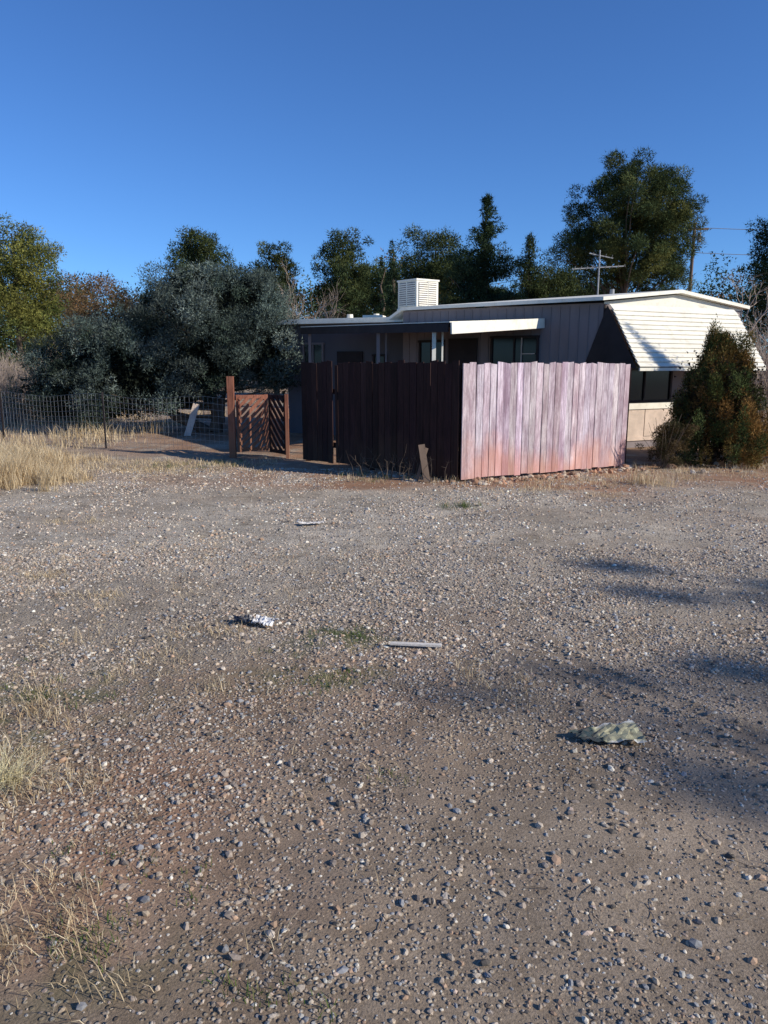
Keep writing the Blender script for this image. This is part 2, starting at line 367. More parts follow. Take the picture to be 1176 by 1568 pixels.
def limbs(B, base, top, r0, cen, nb, mat=BARK, wob=.15, start=.25):
    base = np.array(base, float); top = np.array(top, float); L = np.linalg.norm(top - base); pts = []
    for i in range(9):
        t = i / 8; pts.append(base + (top - base) * t + np.array([R.normal() * wob * math.sin(t * 3.1), R.normal() * wob * math.sin(t * 3.1), 0]))
    B.tube(pts, [r0 * (1 - .85 * i / 8) for i in range(9)], mat, 8)
    for j in R.choice(len(cen), min(nb, len(cen)), replace=False):
        c = cen[j]; hz = base[2] + (c[2] - base[2]) * R.uniform(.55, .85); t = np.clip((hz - base[2]) / (top[2] - base[2]), start, .95)
        q = int(t * 8); p = pts[q] * (1 - (t * 8 - q)) + pts[min(q + 1, 8)] * (t * 8 - q)
        m1 = p * .6 + c * .4 + np.array([0, 0, -.04 * L * R.rand()]); rr = r0 * .3 * (1 - .6 * t)
        B.tube([p, m1, p * .25 + c * .75 + R.normal(0, .05, 3), c], [rr, rr * .7, rr * .45, rr * .15], mat, 5)
def ptree(name, x, y, top, wid, cols, kind='round', n=14000, bottom=.22, l=.24, w=.065, nb=26, ncl=None):
    B = MB(); h = top
    ncl = ncl or 90
    if kind == 'spire':
        cs_ = []; rs_ = []
        tiers = int(h * (1 - bottom * .5) / .36)
        for k in range(tiers):
            t = k / tiers; nb_ = R.randint(6, 10); R0 = min(wid * .36, wid / 2 * (1 - t) ** .95) * R.uniform(.8, 1.12)
            for j in range(nb_):
                a = R.uniform(0, 6.28); Rj = R0 * R.uniform(.6, 1.15)
                for q in np.linspace(.15, 1, max(2, int(Rj / .35) + 1)):
                    cs_.append((x + Rj * q * math.cos(a), y + Rj * q * math.sin(a), h * (bottom * .5 + (1 - bottom * .5) * t) + .22 * q * Rj - .05 + R.normal(0, .07))); rs_.append((.46 - .22 * q) * (1.15 - .75 * t))
        cs_.append((x, y, h - .2)); rs_.append(.09); cs_.append((x, y, h - .5)); rs_.append(.14)
        cen = np.array(cs_); rad = np.array(rs_)
    elif kind == 'column':
        t = R.rand(ncl); th = R.uniform(0, 6.28, ncl); rr = wid / 2 * np.minimum(1, (1 - t) * 2.2 + .05) * R.uniform(.2, .8, ncl)
        cen = np.stack([x + rr * np.cos(th), y + rr * np.sin(th), .3 + (h - .5) * t], -1); rad = np.full(ncl, wid * .26) * np.minimum(1, (1 - t) * 2 + .25)
    else:
        es = []; zc = h * (1 + bottom) / 2
        es.append((x, y, zc, wid * .38, wid * .38, h * (1 - bottom) * .44))
        es.append((x, y, h * .74, wid * .42, wid * .38, h * .17))
        for k in range(9):
            a = R.uniform(0, 6.28); q = wid * R.uniform(.15, .38); zz = R.uniform(h * (bottom + .12), h * .9)
            es.append((x + q * math.cos(a), y + q * math.sin(a), zz, wid * R.uniform(.12, .22), wid * .15, h * R.uniform(.05, .10)))
        es.append((x + R.uniform(-.1, .1) * wid, y, h * .93 - .1, wid * .28, wid * .2, h * .06))
        cen, rad = ellip_clumps(es, ncl, wid * .055, wid * .14, .3, 1.06)
    leafclumps(B, cen, rad, n, l, w, cols, cvar=.45)
    limbs(B, (x, y, -.05), (x + R.uniform(-.2, .2), y, h * .9), .035 * h * .6, cen, nb)
    return B.build(name)
G1 = [(.070, .090, .036), (.095, .110, .042), (.05, .068, .03)]
G2 = [(.040, .062, .034), (.055, .080, .038), (.03, .048, .027)]
YG = [(.16, .165, .045), (.12, .135, .04), (.19, .185, .05), (.08, .10, .03)]
BR = [(.17, .105, .055), (.20, .12, .06), (.12, .10, .05)]
ptree('pine_tree', -16.8, 35, 8.4, 4.8, YG, n=36000, bottom=.02, ncl=190)
ptree('brown_leafed_tree', -16.0, 43, 6.8, 6.5, BR, n=18000, bottom=.05, ncl=130)
ptree('brown_leafed_tree', -20.5, 48, 7.6, 6, BR, n=12000, bottom=.05, ncl=90)
ptree('pine_tree', -9.4, 40, 8.7, 4.2, G1, n=30000, ncl=170)
ptree('pine_tree', -5.7, 40, 8.1, 3.0, G1, n=20000, ncl=120)
ptree('pine_tree', -2.0, 40, 8.8, 3.6, G1, n=28000, ncl=170, bottom=.1)
ptree('pine_tree', -.2, 44, 7.9, 4.4, YG, n=20000, ncl=130, bottom=.1)
ptree('italian_cypress', .3, 30, 6.75, .72, G2, 'column', n=14000, l=.16, w=.045, ncl=90, nb=4)
ptree('italian_cypress', -.1, 31, 6.2, .55, G2, 'column', n=10000, l=.16, w=.045, ncl=70, nb=4)
ptree('pine_tree', 2.7, 42, 9.3, 4.8, G1, n=36000, ncl=220, bottom=.1)
ptree('conifer_tree', 5.0, 38, 10.0, 8.4, G2, 'spire', n=100000, nb=30)
ptree('conifer_tree', 7.9, 42, 8.9, 7.6, G1, 'spire', n=64000, nb=30)
ptree('pine_tree', 9.9, 44, 7.6, 5.2, G1, n=26000, ncl=150, bottom=.1)
ptree('pine_tree', 12.6, 46, 7.0, 5.4, G2, n=24000, ncl=150, bottom=.1)
ptree('pine_tree', 18.1, 34, 9.8, 5.0, G2, n=34000, ncl=180, bottom=.1)
B = MB()
es = [(10.7, 34, 8.9, 2.3, 2, 1.2), (12.1, 34, 7.9, 1.7, 1.7, 1.4), (9.2, 34, 7.7, 1.5, 1.6, 1.2), (10.4, 33.6, 6.6, 1.9, 1.8, 1.2), (8.2, 34, 6.3, .9, 1, .6), (12.2, 34, 6.0, 1.5, 1.5, 1.0), (11.0, 34, 10.0, 1.4, 1.2, .6), (9.5, 34, 5.2, 1.3, 1.2, .6), (12.0, 34, 4.6, 1.5, 1.2, .6), (9.9, 34, 9.6, 1.1, 1, .6), (12.2, 34, 9.3, 1.1, 1, .6), (7.7, 34, 7.0, .45, .5, .3), (10.8, 33, 8, 1.6, 1, 1)]
cen, rad = ellip_clumps(es, 400, .2, .5, .3, 1.08)
leafclumps(B, cen, rad, 110000, .22, .045, [(.14, .14, .045)] + G1 + G1, cvar=.45)
limbs(B, (10.3, 34, 0), (10.8, 34, 9.6), .26, cen, 60, start=.35)
B.build('large_pine_tree')
# pines standing to the right of the drive, out of view; the tops of their shadows cross the gravel
def sidepine(bx, by, es, n, ncl, top, dens_=1):
    B = MB(); E = [(bx + e[0], by + e[1], e[2], e[3], e[4], e[5]) for e in es]
    cs_ = []; rs_ = []
    for e in E:
        k = max(8, int(ncl * e[3] * e[5]))
        c, r = ellip_clumps([e], k, .3 * min(e[3], e[5]), .5 * min(e[3], e[5]), .1, .8); cs_.append(c); rs_.append(r)
    cen = np.concatenate(cs_); rad = np.concatenate(rs_)
    leafclumps(B, cen, rad, n, .2, .05, G1, cvar=.3); limbs(B, (bx, by, 0), (bx, by, top * .96), .16, cen, 30, wob=.05)
    B.build('pine_tree')
sidepine(21.9, -5.35, [(0, 0, 11.85, .4, .4, .25), (.1, .35, 11.5, .5, .4, .35), (0, -.2, 11.2, .6, .55, .4), (.1, .2, 10.6, .8, .8, .6), (-.2, -.2, 9.6, 1.1, 1.1, .8), (.1, 0, 8.3, 1.4, 1.4, 1.0), (.1, 0, 6.9, 1.6, 1.6, 1.0)], 26000, 40, 12)
sidepine(17.2, -.55, [(.1, .35, 8.45, .35, .22, .25), (-.1, -.25, 8.2, .35, .25, .28), (0, .05, 7.7, .6, .5, .4), (0, 0, 6.9, .8, .8, .6), (0, 0, 5.8, 1, 1, .8), (0, 0, 4.6, 1.1, 1.1, .8)], 16000, 40, 8.5)
sidepine(16.9, -2.2, [(0, 0, 8.15, .3, .22, .25), (0, .2, 7.8, .3, .3, .3), (0, 0, 7.2, .5, .5, .5), (0, 0, 6.2, .7, .7, .7), (0, 0, 5, .9, .9, .8)], 11000, 40, 8.3)

B = MB(); cen = []; rad = []
for i in range(1000):
    x0 = R.uniform(-48, 48); y0 = R.uniform(56, 76); top = (5.2 + 4.2 * vn(x0, 0, 4.5, 3) + 2.4 * vn(x0, 0, 1.4, 8)) * (y0 / 66)
    for k in range(4): cen.append((x0 + R.normal(0, .5), y0, R.uniform(.2, top))); rad.append(R.uniform(.6, 1.2))
leafclumps(B, cen, rad, 150000, .45, .24, G1 + G1 + BR + G2 + G2, cvar=.45)
B.build('distant_trees')

# juniper
B = MB()
es = [(-4.3, 20, 3.0, 1.7, 1.6, 1.05), (-3.15, 19.8, 2.3, .95, 1.2, 1.1), (-4.8, 20, 3.65, 1.1, 1, .6), (-3.7, 20, 3.5, .8, .9, .5), (-6.6, 20, 2.3, 1.6, 1.4, .75), (-8.0, 20, 1.6, 1.15, 1.1, .8), (-6.4, 19.6, 1.35, 1.9, 1.1, .7), (-4.6, 19.5, 1.9, 1.5, 1.1, .8), (-8.9, 20, 1.0, .8, .9, .7), (-5.8, 20, 3.0, .8, .9, .5), (-7.6, 19.7, .8, 1.5, 1, .5), (-2.75, 19.8, 1.7, .6, .8, .6), (-5.7, 19.6, 1.0, 1.0, .8, .4)]
cen, rad = ellip_clumps(es, 300, .16, .48, .6, 1.12)
cen2, rad2 = ellip_clumps(es, 380, .07, .17, .95, 1.25)
rad = np.stack([rad, rad, rad * .8], -1); rad2 = np.stack([rad2, rad2, rad2 * 1.8], -1)
JU = [(.085, .112, .095), (.11, .14, .12), (.06, .082, .06), (.15, .18, .155)]
leafclumps(B, np.concatenate([cen, cen2]), np.concatenate([rad, rad2]), 180000, .11, .032, JU, upb=.4, cvar=.5, shell=.5)
leafclumps(B, [e[:3] for e in es], [(e[3] * .78, e[4] * .72, e[5] * .78) for e in es], 40000, .22, .11, [(.022, .027, .02)], shell=.2)  # near-black inner leaves: the crown's inner shade put into colour
limbs(B, (-4.5, 19.8, 0), (-5.1, 20, 3.3), .2, cen, 30, start=.12)
limbs(B, (-4.6, 19.9, 0), (-3.6, 20, 3.2), .16, cen, 30, start=.12)
limbs(B, (-4.7, 19.9, 0), (-7.6, 20, 1.7), .15, cen, 30, start=.2)
B.build('juniper_tree')

def arbor(name, x, y, s=1.0, hs=1.0, n_l=90000):
    B = MB(); n = 330; t = R.rand(n) ** 1.1; th = R.uniform(0, 6.28, n)
    prof = lambda t: .9 * np.sin(np.clip(.40 + t * .62, 0, 1) * math.pi) ** .8
    rr = np.clip(prof(t), 0.02, 1) * R.uniform(.5, 1.05, n) * s
    cen = np.stack([x + rr * np.cos(th), y + rr * np.sin(th), .12 + 2.0 * hs * t], -1)
    c2 = np.array([(x - .17 * s + R.normal(0, .1 * (1 - q)), y, (1.7 + .78 * q) * hs) for q in R.rand(26)]); c3 = np.array([(x + .28 * s + R.normal(0, .1), y - .1, (1.6 + .62 * q) * hs) for q in R.rand(20)])
    cen = np.concatenate([cen, c2, c3]); rad = np.stack([R.uniform(.06, .14, len(cen))] * 2 + [R.uniform(.14, .28, len(cen))], -1)
    leafclumps(B, cen, rad, n_l, .07, .022, [(.26, .14, .045), (.17, .12, .04), (.09, .11, .04), (.28, .16, .055), (.06, .085, .03), (.11, .125, .04)], upb=.8, cvar=.4)
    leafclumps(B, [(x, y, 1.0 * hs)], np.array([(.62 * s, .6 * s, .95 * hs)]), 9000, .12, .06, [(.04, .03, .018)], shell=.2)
    B.tube([(x, y, 0), (x, y, 1), (x - .05, y, 2.1 * hs)], [.07, .05, .02], BARK)
    return B.build(name)
arbor('added_shade_conifer', 6.02, 13.4)
arbor('added_shade_conifer', 8.9, 13.5, .95, 1.85, 40000)  # unseen conifer added to throw a shadow onto the awning

def bare(B, p, d, L, r, depth, mat=BAREBARK):
    p = np.array(p, float); d = np.array(d, float); d /= np.linalg.norm(d)
    q = p + d * L; m = (p + q) / 2 + R.normal(0, L * .05, 3)
    B.tube([p, m, q], [r, r * .8, r * .6], mat, 4 if depth > 1 else 3)
    if depth == 0: return
    for k in range(R.randint(2, 4)):
        nd = d + R.normal(0, .42, 3) + np.array([0, 0, .15]); bare(B, p + (q - p) * R.uniform(.55, 1), nd, L * R.uniform(.55, .85), r * .6, depth - 1, mat)
def baretree(name, x, y, L, r, depth=6):
    B = MB(); bare(B, (x, y, -.05), (0, 0, 1), L, r, depth); return B.build(name)
baretree('bare_tree', -3.4, 31, 1.9, .08); baretree('bare_tree', -2.6, 33, 2.0, .08); baretree('bare_tree', -4.3, 34, 2.0, .08)
baretree('bare_tree', 14.6, 32, 2.2, .1); baretree('bare_tree', 16.0, 30, 1.8, .08); baretree('bare_tree', -15.5, 36, 2.2, .1)
def brush(name, pts, hgt, nb=60, r=.012, mat=BAREBARK, sp_=.25):
    B = MB()
    for (x, y) in pts:
        for k in range(nb):
            a = R.uniform(0, 6.28); t = R.uniform(.05, .55); h = hgt * R.uniform(.5, 1.1)
            bx, by = x + R.normal(0, sp_), y + R.normal(0, sp_)
            p1 = np.array([bx + math.cos(a) * t * h * .4, by + math.sin(a) * t * h * .4, h * .55]); p2 = np.array([bx + math.cos(a) * t * h + R.normal(0, .08), by + math.sin(a) * t * h, h])
            B.tube([(bx, by, 0), p1, p2], [r, r * .75, r * .25], mat, 3)
            for q in range(3):
                s = p1 + (p2 - p1) * R.rand(); B.tube([s, s + R.normal(0, .12 * min(hgt, 1), 3) + np.array([0, 0, .1 * hgt])], [r * .5, r * .2], mat, 3)
    return B.build(name)
brush('bare_brush', [(R.uniform(-17, -9.5), R.uniform(22, 30)) for i in range(38)], 2.0)
brush('bare_brush', [(R.uniform(9.0, 13.5), R.uniform(19, 23)) for i in range(16)], 2.6)
brush('dead_shrub', [(.05, 11.75), (-.3, 12.05), (.5, 11.4)], .4, 16, .005, BARK)
B = MB(); cc = np.array([(4.85 + R.normal(0, .16), 12.7 + R.normal(0, .12), R.uniform(.1, .75)) for i in range(40)])
leafclumps(B, cc, R.uniform(.06, .13, 40), 9000, .05, .015, [(.10, .07, .035), (.07, .06, .03)], upb=.5)
for i in range(30): B.tube([(4.85 + R.normal(0, .05), 12.7, 0), (4.85 + R.normal(0, .2), 12.7 + R.normal(0, .15), R.uniform(.5, .95))], [.006, .003], BARK, 3)
B.build('dry_shrub')

# ---------------------------------------------------------------- wooden fence
def boards(B, a, b, n, mat, zt, tops, gaps=(), colv=.2, narrow=()):
    a = np.array(a, float); b = np.array(b, float); L = np.linalg.norm(b - a); u = (b - a) / L; nrm = np.array([u[1], -u[0]])
    wd = L / n
    for i in range(n):
        if i in gaps: continue
        c = a + u * wd * (i + .5) + nrm * R.uniform(-.006, .006)
        g = wd * R.uniform(.90, .965); top = zt + R.normal(0, tops); bot = .02 + R.uniform(0, .03)
        if i in narrow: g *= .5; c = c + u * wd * .2; top -= .05
        ln = R.normal(0, .005); rot = R.normal(0, .035)
        ux = u * math.cos(rot) + nrm * math.sin(rot); nn = np.array([ux[1], -ux[0]])
        vs = []; sl = R.normal(0, .006)
        for z, off in ((bot, 0), (top, ln)):
            cc = c + u * off
            for sx, sy in ((-1, -1), (1, -1), (1, 1), (-1, 1)):
                p = cc + ux * sx * g / 2 + nn * sy * .010
                vs.append((p[0], p[1], z + (sl * sx if z == top else 0)))
        k = 1 + R.uniform(-colv, colv * .5); B.add(vs, BOXF, mat, (k, k * R.uniform(.93, 1.04), k * R.uniform(.93, 1.06)))
    return u, nrm
B = MB()
u1, n1 = boards(B, (1.17, 11.2), (4.22, 12.9), 27, FPALE, 1.79, .009, colv=.2)
for z in (.35, 1.45):
    p0 = np.array((1.2, 11.2)) - n1 * .045; p1 = np.array((4.2, 12.88)) - n1 * .045
    B.beam((*p0, z), (*p1, z), .04, .09, FDARK)
u2, n2 = boards(B, (-1.51, 13.8), (1.13, 11.21), 26, FDARK, 1.81, .014, colv=.35, narrow=(6,))
for z in (.35, 1.3):
    p0 = np.array((-1.5, 13.8)) - n2 * .05; p1 = np.array((1.05, 11.3)) - n2 * .05
    B.beam((*p0, z), (*p1, z), .04, .09, FDARK)
for p in ((1.2, 11.38), (4.14, 12.98), (2.65, 12.15), (-.2, 12.65), (-1.42, 13.85)):
    B.beam((p[0], p[1], -.1), (p[0], p[1], 1.7), .09, .09, FDARK, up=(0, 1, 0))
B.build('board_fence')
B = MB(); B.beam((.66, 11.18, 0), (.58, 11.42, .55), .10, .025, POLE, (.8, .8, .8), up=(0, 1, 0)); B.beam((.5, 11.3, .0), (.66, 11.4, .5), .05, .04, POLE, (.6, .6, .6), up=(0, 1, 0))
B.build('leaning_stake')
B = MB(); boards(B, (4.24, 12.93), (4.4, 14.2), 9, FDARK, 1.72, .01); B.build('side_fence')

def lattice(B, a, b, z0, z1, mat, n=11, sgn=1):
    a = np.array(a, float); b = np.array(b, float); L = np.linalg.norm(b - a); u = (b - a) / L; nrm = np.array([u[1], -u[0]]); Hh = z1 - z0
    P = lambda s, z, o=0: (a[0] + u[0] * s + nrm[0] * o, a[1] + u[1] * s + nrm[1] * o, z)
    up = (nrm[0], nrm[1], 0)
    B.beam(P(.03, z0), P(.03, z1), .07, .035, mat, up=up); B.beam(P(L - .03, z0), P(L - .03, z1), .07, .035, mat, up=up)
    B.beam(P(.066, z0 + .04), P(L - .066, z0 + .04), .07, .033, mat, up=up); B.beam(P(.066, z1 - .04), P(L - .066, z1 - .04), .07, .033, mat, up=up)
    st = (Hh + L) / n
    for k in range(1, n):
        c = k * st
        s0 = max(.05, c - Hh + .05); s1 = min(L - .05, c - .05)
        if s1 - s0 < .04: continue
        f = (lambda s: z0 + (c - s)) if sgn > 0 else (lambda s: z1 - (c - s))
        B.beam(P(s0, f(s0), .027), P(s1, f(s1), .027), st * .45, .014, mat, up=up)
B = MB(); B.beam((-2.93, 14.3, -.1), (-2.93, 14.3, 1.55), .12, .12, REDWOOD, (.9, .9, .9), up=(0, 1, 0)); gate = B.build('gate_post')
g = empty('wooden_gate')
B = MB(); lattice(B, (-2.84, 14.35), (-2.28, 14.6), .1, 1.2, REDWOOD, 12, -1); B.build('left_leaf', g)
B = MB(); lattice(B, (-2.26, 14.68), (-1.87, 14.2), .06, 1.2, FDARK, 10, 1); B.beam((-1.85, 14.16, 0), (-1.85, 14.16, 1.22), .06, .06, REDWOOD, up=(0, 1, 0)); B.build('right_leaf', g)
B = MB(); a0 = np.array((-3.0, 14.3)); a1 = np.array((-10.5, 18.3)); L = np.linalg.norm(a1 - a0); u = (a1 - a0) / L
sag = lambda s: .04 * math.sin(s * 2.1)
for z in np.linspace(.06, 1.12, 10):
    for k in range(17):
        s, s2 = k * L / 17, (k + 1) * L / 17; p, q = a0 + u * s, a0 + u * s2
        B.beam((*p, z + sag(s) * z), (*q, z + sag(s2) * z), .0035, .0035, GALV)
for s in np.arange(0, L, .12):
    p = a0 + u * s; B.beam((*p, .03), (*p, 1.12 + sag(s) * 1.1), .003, .003, GALV, up=(0, 1, 0))
for s in (3.4, 6.8):
    p = a0 + u * s + np.array((.02, -.02)); B.beam((*p, -.1), (*p, 1.2), .03, .03, BROWN, up=(0, 1, 0))
B.build('wire_fence')
B = MB(); B.beam((-4.95, 18.6, 0), (-4.75, 18.9, .8), .16, .02, CREAM, up=(0, 1, .2)); B.build('leaning_board')

# ---------------------------------------------------------------- mobile home
home = empty('mobile_home')
P0 = np.array((4.45, 15.5)); P1 = np.array((8.07, 17.3)); P3 = np.array((.45, 17.9)); P2 = np.array((4.1, 19.9))
B = MB(); B.prism([P0, P1, P2, P3], 0.0, [3.0, 2.98, 3.0, 3.0], SIDING)
us = (P3 - P0) / np.linalg.norm(P3 - P0); nsd = np.array([us[1], -us[0]]); nsd = -nsd if nsd[1] > 0 else nsd
Ls = np.linalg.norm(P3 - P0)
def WP(s, z, o=.0): q = P0 + us * s + nsd * o; return (q[0], q[1], z)
for s in np.arange(.1, Ls, .2): B.beam(WP(s, .5, .006), WP(s, 2.96, .006), .02, .012, SIDING, up=(nsd[0], nsd[1], 0))
uf = (P1 - P0) / np.linalg.norm(P1 - P0); nf = np.array([uf[1], -uf[0]])
def FP(s, z, o=0.): q = P0 + uf * s + nf * o; return (q[0], q[1], z)
B.build('walls', home)
B = MB()
e = .12
Q0 = P0 - uf * .1 + nf * e + nsd * .08; Q1 = P1 + uf * .15 + nf * e; Q2 = P2 + uf * .15; Q3 = P3 + nsd * .08
M0 = (Q0 + Q1) / 2; M1 = (Q3 + Q2) / 2
def roofhalf(pts, zs, th, mat): B.prism(pts, [z - th for z in zs], zs, mat)
roofhalf([Q0, M0, M1, Q3], [3.10, 3.33, 3.28, 3.08], .07, WHITE)
roofhalf([M0, Q1, Q2, M1], [3.33, 3.07, 3.07, 3.28], .07, WHITE)
Q4 = Q3 + us * .35 + np.array((0, .1)); Q5 = M1 + us * .4
roofhalf([Q3, M1, Q5, Q4], [3.078, 3.278, 3.0, 2.88], .07, WHITE)
B.add([FP(0, 2.98, .01), FP(2.02, 2.98, .01), FP(2.02, 3.24, .01), FP(0, 3.02, .01)], [[0, 1, 2, 3]], WHITE)
B.add([FP(2.02, 2.98, .01), FP(4.04, 2.96, .01), FP(4.04, 3.0, .01), FP(2.02, 3.24, .01)], [[0, 1, 2, 3]], WHITE)
for (s, o, hh_) in ((1.6, -1.5, .14), (2.6, -2.2, .1)):
    q = FP(s, 3.2, o); B.tube([q, (q[0], q[1], 3.32 + hh_)], [.06, .05], GALV, 10)
B.build('roof', home)
def window(B, PF, s0, s1, z0, z1, frame, n, mull=True):
    c = lambda s, z, o: PF(s, z, o); up = (n[0], n[1], 0)
    B.beam(c(s0, (z0 + z1) / 2, .012), c(s1, (z0 + z1) / 2, .012), .01, z1 - z0, GLASS)
    for z in (z0, z1): B.beam(c(s0 - .04, z, .03), c(s1 + .04, z, .03), .05, .05, frame)
    for s in (s0, s1): B.beam(c(s, z0 + .026, .028), c(s, z1 - .026, .028), .05, .045, frame, up=up)
    if mull: B.beam(c((s0 + s1) / 2, z0 + .026, .026), c((s0 + s1) / 2, z1 - .026, .026), .035, .04, frame, up=up)
B = MB(); window(B, WP, 1.35, 2.4, 1.3, 2.36, BROWN, nsd); window(B, WP, 3.6, 4.2, 1.4, 2.3, BROWN, nsd)
B.beam(WP(1.7, 1.3, .05), WP(1.7, 2.34, .05), .02, .03, CREAM, up=(nsd[0], nsd[1], 0)); B.beam(WP(1.4, 2.0, .05), WP(1.7, 2.0, .05), .02, .02, CREAM)
window(B, FP, .45, 2.0, 1.0, 2.05, BROWN, nf)
B.build('windows', home)
B = MB(); B.beam(WP(2.75, 1.2, .03), WP(3.45, 1.2, .03), .04, 2.3, BROWN); B.build('door', home)
B = MB()
B.beam(FP(.04, .55, .015), FP(1.3, .55, .015), .012, .62, CREAM); B.beam(FP(.0, .9, .03), FP(2.1, .9, .03), .04, .13, WHITE)
B.beam(FP(.0, .2, .02), FP(3.9, .2, .02), .02, .08, CREAM); B.beam(FP(1.32, .55, .015), FP(3.9, .55, .015), .012, .6, CREAM)
B.beam(FP(.03, 1.0, .01), FP(.03, 2.96, .01), .05, .03, BROWN, up=(nf[0], nf[1], 0))
B.build('end_wall_trim', home)
B = MB(); n = 13; s0, s1 = .02, 3.65
for i in range(n):
    t0, t1 = i / n, (i + 1.3) / n
    za, zb = 2.97 - 1.2 * t0, 2.97 - 1.2 * t1; oa, ob = .14 + .86 * t0, .14 + .86 * t1
    A = [FP(s0, za, oa), FP(s1, za, oa), FP(s1, zb, ob + .05), FP(s0, zb, ob + .05)]
    v4 = [tuple(np.array(p) - np.array((0, 0, .012))) for p in A]
    B.add(A + v4, [(0, 3, 2, 1), (4, 5, 6, 7), (0, 1, 5, 4), (1, 2, 6, 5), (2, 3, 7, 6), (3, 0, 4, 7)], WHITE)
B.add([FP(s0 - .01, 2.95, .1), FP(s0 - .01, 1.70, 1.0), WP(.35, 1.70, .02)], [[0, 1, 2]], BROWN)  # left side panel, its shade painted in as near-black brown
B.add([FP(s1 + .01, 2.95, .02), FP(s1 + .01, 2.93, .16), FP(s1 + .01, 1.72, 1.04), FP(s1 + .01, 1.76, .0)], [[0, 1, 2, 3]], SIDING)
B.beam(FP(s0, 1.68, 1.06), FP(s1, 1.68, 1.06), .03, .06, WHITE)
B.build('awning', home)
B = MB(); B.prism([(.5, 18.4), (2.2, 22.5), (-1.4, 24), (-2.5, 19.6)], 0, 2.78, SIDING2); B.build('rear_wing_walls', home)
B = MB(); B.prism([(.6, 18.2), (2.4, 22.7), (-1.5, 24.2), (-2.75, 19.45)], 2.78, 2.9, WHITE)
for (x0, y0) in ((-.9, 20.2), (-.2, 20.0)): B.tube([(x0, y0, 2.9), (x0, y0, 3.08)], [.1, .08], WHITE, 10)
B.prism([(-.55, 19.6), (-.05, 19.5), (.05, 20), (-.45, 20.1)], 2.9, 3.02, WHITE); B.build('rear_wing_roof', home)
B = MB(); wa = np.array((.5, 18.4)); wb = np.array((-2.5, 19.6)); uw = (wb - wa) / np.linalg.norm(wb - wa); nw = np.array([-uw[1], uw[0]]); nw = -nw if nw[1] > 0 else nw
WW = lambda s, z, o=0.: (*(wa + uw * s + nw * o), z)
window(B, WW, 2.2, 2.75, 1.3, 2.3, SIDING, nw); window(B, WW, .5, .8, 1.3, 2.0, BROWN, nw, False); B.beam(WW(1.1, 1.1, .03), WW(1.8, 1.1, .03), .03, 2.0, BROWN)
B.build('rear_wing_windows', home)
B = MB(); A_, B_, C_, D_ = (1.17, 13.5), (3.33, 16.12), (.5, 18.35), (-2.0, 18.6)
B.prism([A_, B_, C_, D_], [2.42, 2.62, 2.64, 2.58], [2.49, 2.70, 2.72, 2.66], BROWN)  # slab underside: shade put into the dark brown colour
B.beam((1.19, 13.47, 2.40), (3.38, 16.10, 2.63), .03, .2, WHITE)
B.beam((1.14, 13.5, 2.41), (-2.03, 18.6, 2.58), .03, .15, BROWN)  # left fascia, its shade painted as dark brown
B.prism([(1.16, 13.46), (3.40, 16.16), (.5, 18.3), (-2.04, 18.62)], [2.50, 2.715, 2.73, 2.67], [2.515, 2.73, 2.745, 2.685], WHITE)
B.build('porch_roof', home)
B = MB()
for (x0, y0, z0) in ((.92, 13.95, 2.4), (-.12, 15.65, 2.45), (-1.8, 18.4, 2.55)):
    B.beam((x0, y0, 0), (x0, y0, z0 - .02), .07, .07, SIDING if y0 > 15 else WHITE, up=(0, 1, 0)); 
    if y0 < 18: B.beam((x0 + .16, y0 + .05, 0), (x0 + .16, y0 + .05, z0 - .02), .03, .03, SIDING if y0 > 15 else WHITE, up=(0, 1, 0))
B.build('porch_posts', home)
cool = empty('evaporative_cooler'); B = MB()
c0 = np.array((.78, 18.35)); ur = np.array((.82, .57)); ul = np.array((-.66, .75)); W1, W2 = .66, .66
cor = [c0, c0 + ur * W1, c0 + ur * W1 + ul * W2, c0 + ul * W2]
B.prism(cor, 3.12, 3.75, WHITE); ctr = sum(cor) / 4
B.prism([ctr + (c - ctr) * 1.06 for c in cor], 3.75, 3.79, WHITE); B.prism([ctr + (c - ctr) * 1.05 for c in cor], 3.08, 3.12, WHITE)
for c in cor: q = ctr + (c - ctr) * .93; B.beam((*q, 2.9), (*q, 3.08), .04, .04, GALV, up=(0, 1, 0))
B.build('cabinet', cool); B = MB()
for (o, d, W) in ((c0, ur, W1), (c0, ul, W2)):
    nn = np.array((d[1], -d[0])); nn = nn / np.linalg.norm(nn)
    if nn[1] > 0: nn = -nn
    for k in range(11):
        z = 3.18 + k * .05; p = o + d * .06 + nn * .012; q = o + d * (W - .06) + nn * .012
        B.beam((*p, z), (*q, z), .03, .03, WHITE); B.beam((*(p - nn * .008), z + .025), (*(q - nn * .008), z + .025), .01, .018, SIDING)
    q = o + d * W * .5 + nn * .02; B.beam((*q, 3.14), (*q, 3.73), .03, .02, WHITE, up=(0, 1, 0))
B.build('louvers', cool)
B = MB(); ax, ay = 5.15, 18.5
B.tube([(ax, ay, 3.1), (ax, ay, 4.45)], [.02, .018], GALV, 6); B.beam((ax - .65, ay, 4.02), (ax + .62, ay + .1, 4.1), .025, .025, GALV)
for k in range(9):
    q = ax - .6 + k * .15; B.beam((q - .05, ay - .35 + k * .02, 4.03 + k * .008), (q + .08, ay + .35 - k * .02, 4.03 + k * .008), .012, .012, GALV)
B.beam((ax - .25, ay, 4.38), (ax + .35, ay + .1, 4.28), .02, .02, GALV)
for k in range(4): B.beam((ax - .2 + k * .15, ay - .2, 4.37 - k * .02), (ax - .1 + k * .15, ay + .2, 4.37 - k * .02), .01, .01, GALV)
B.build('tv_antenna')
B = MB(); ux, uy = 19.9, 50
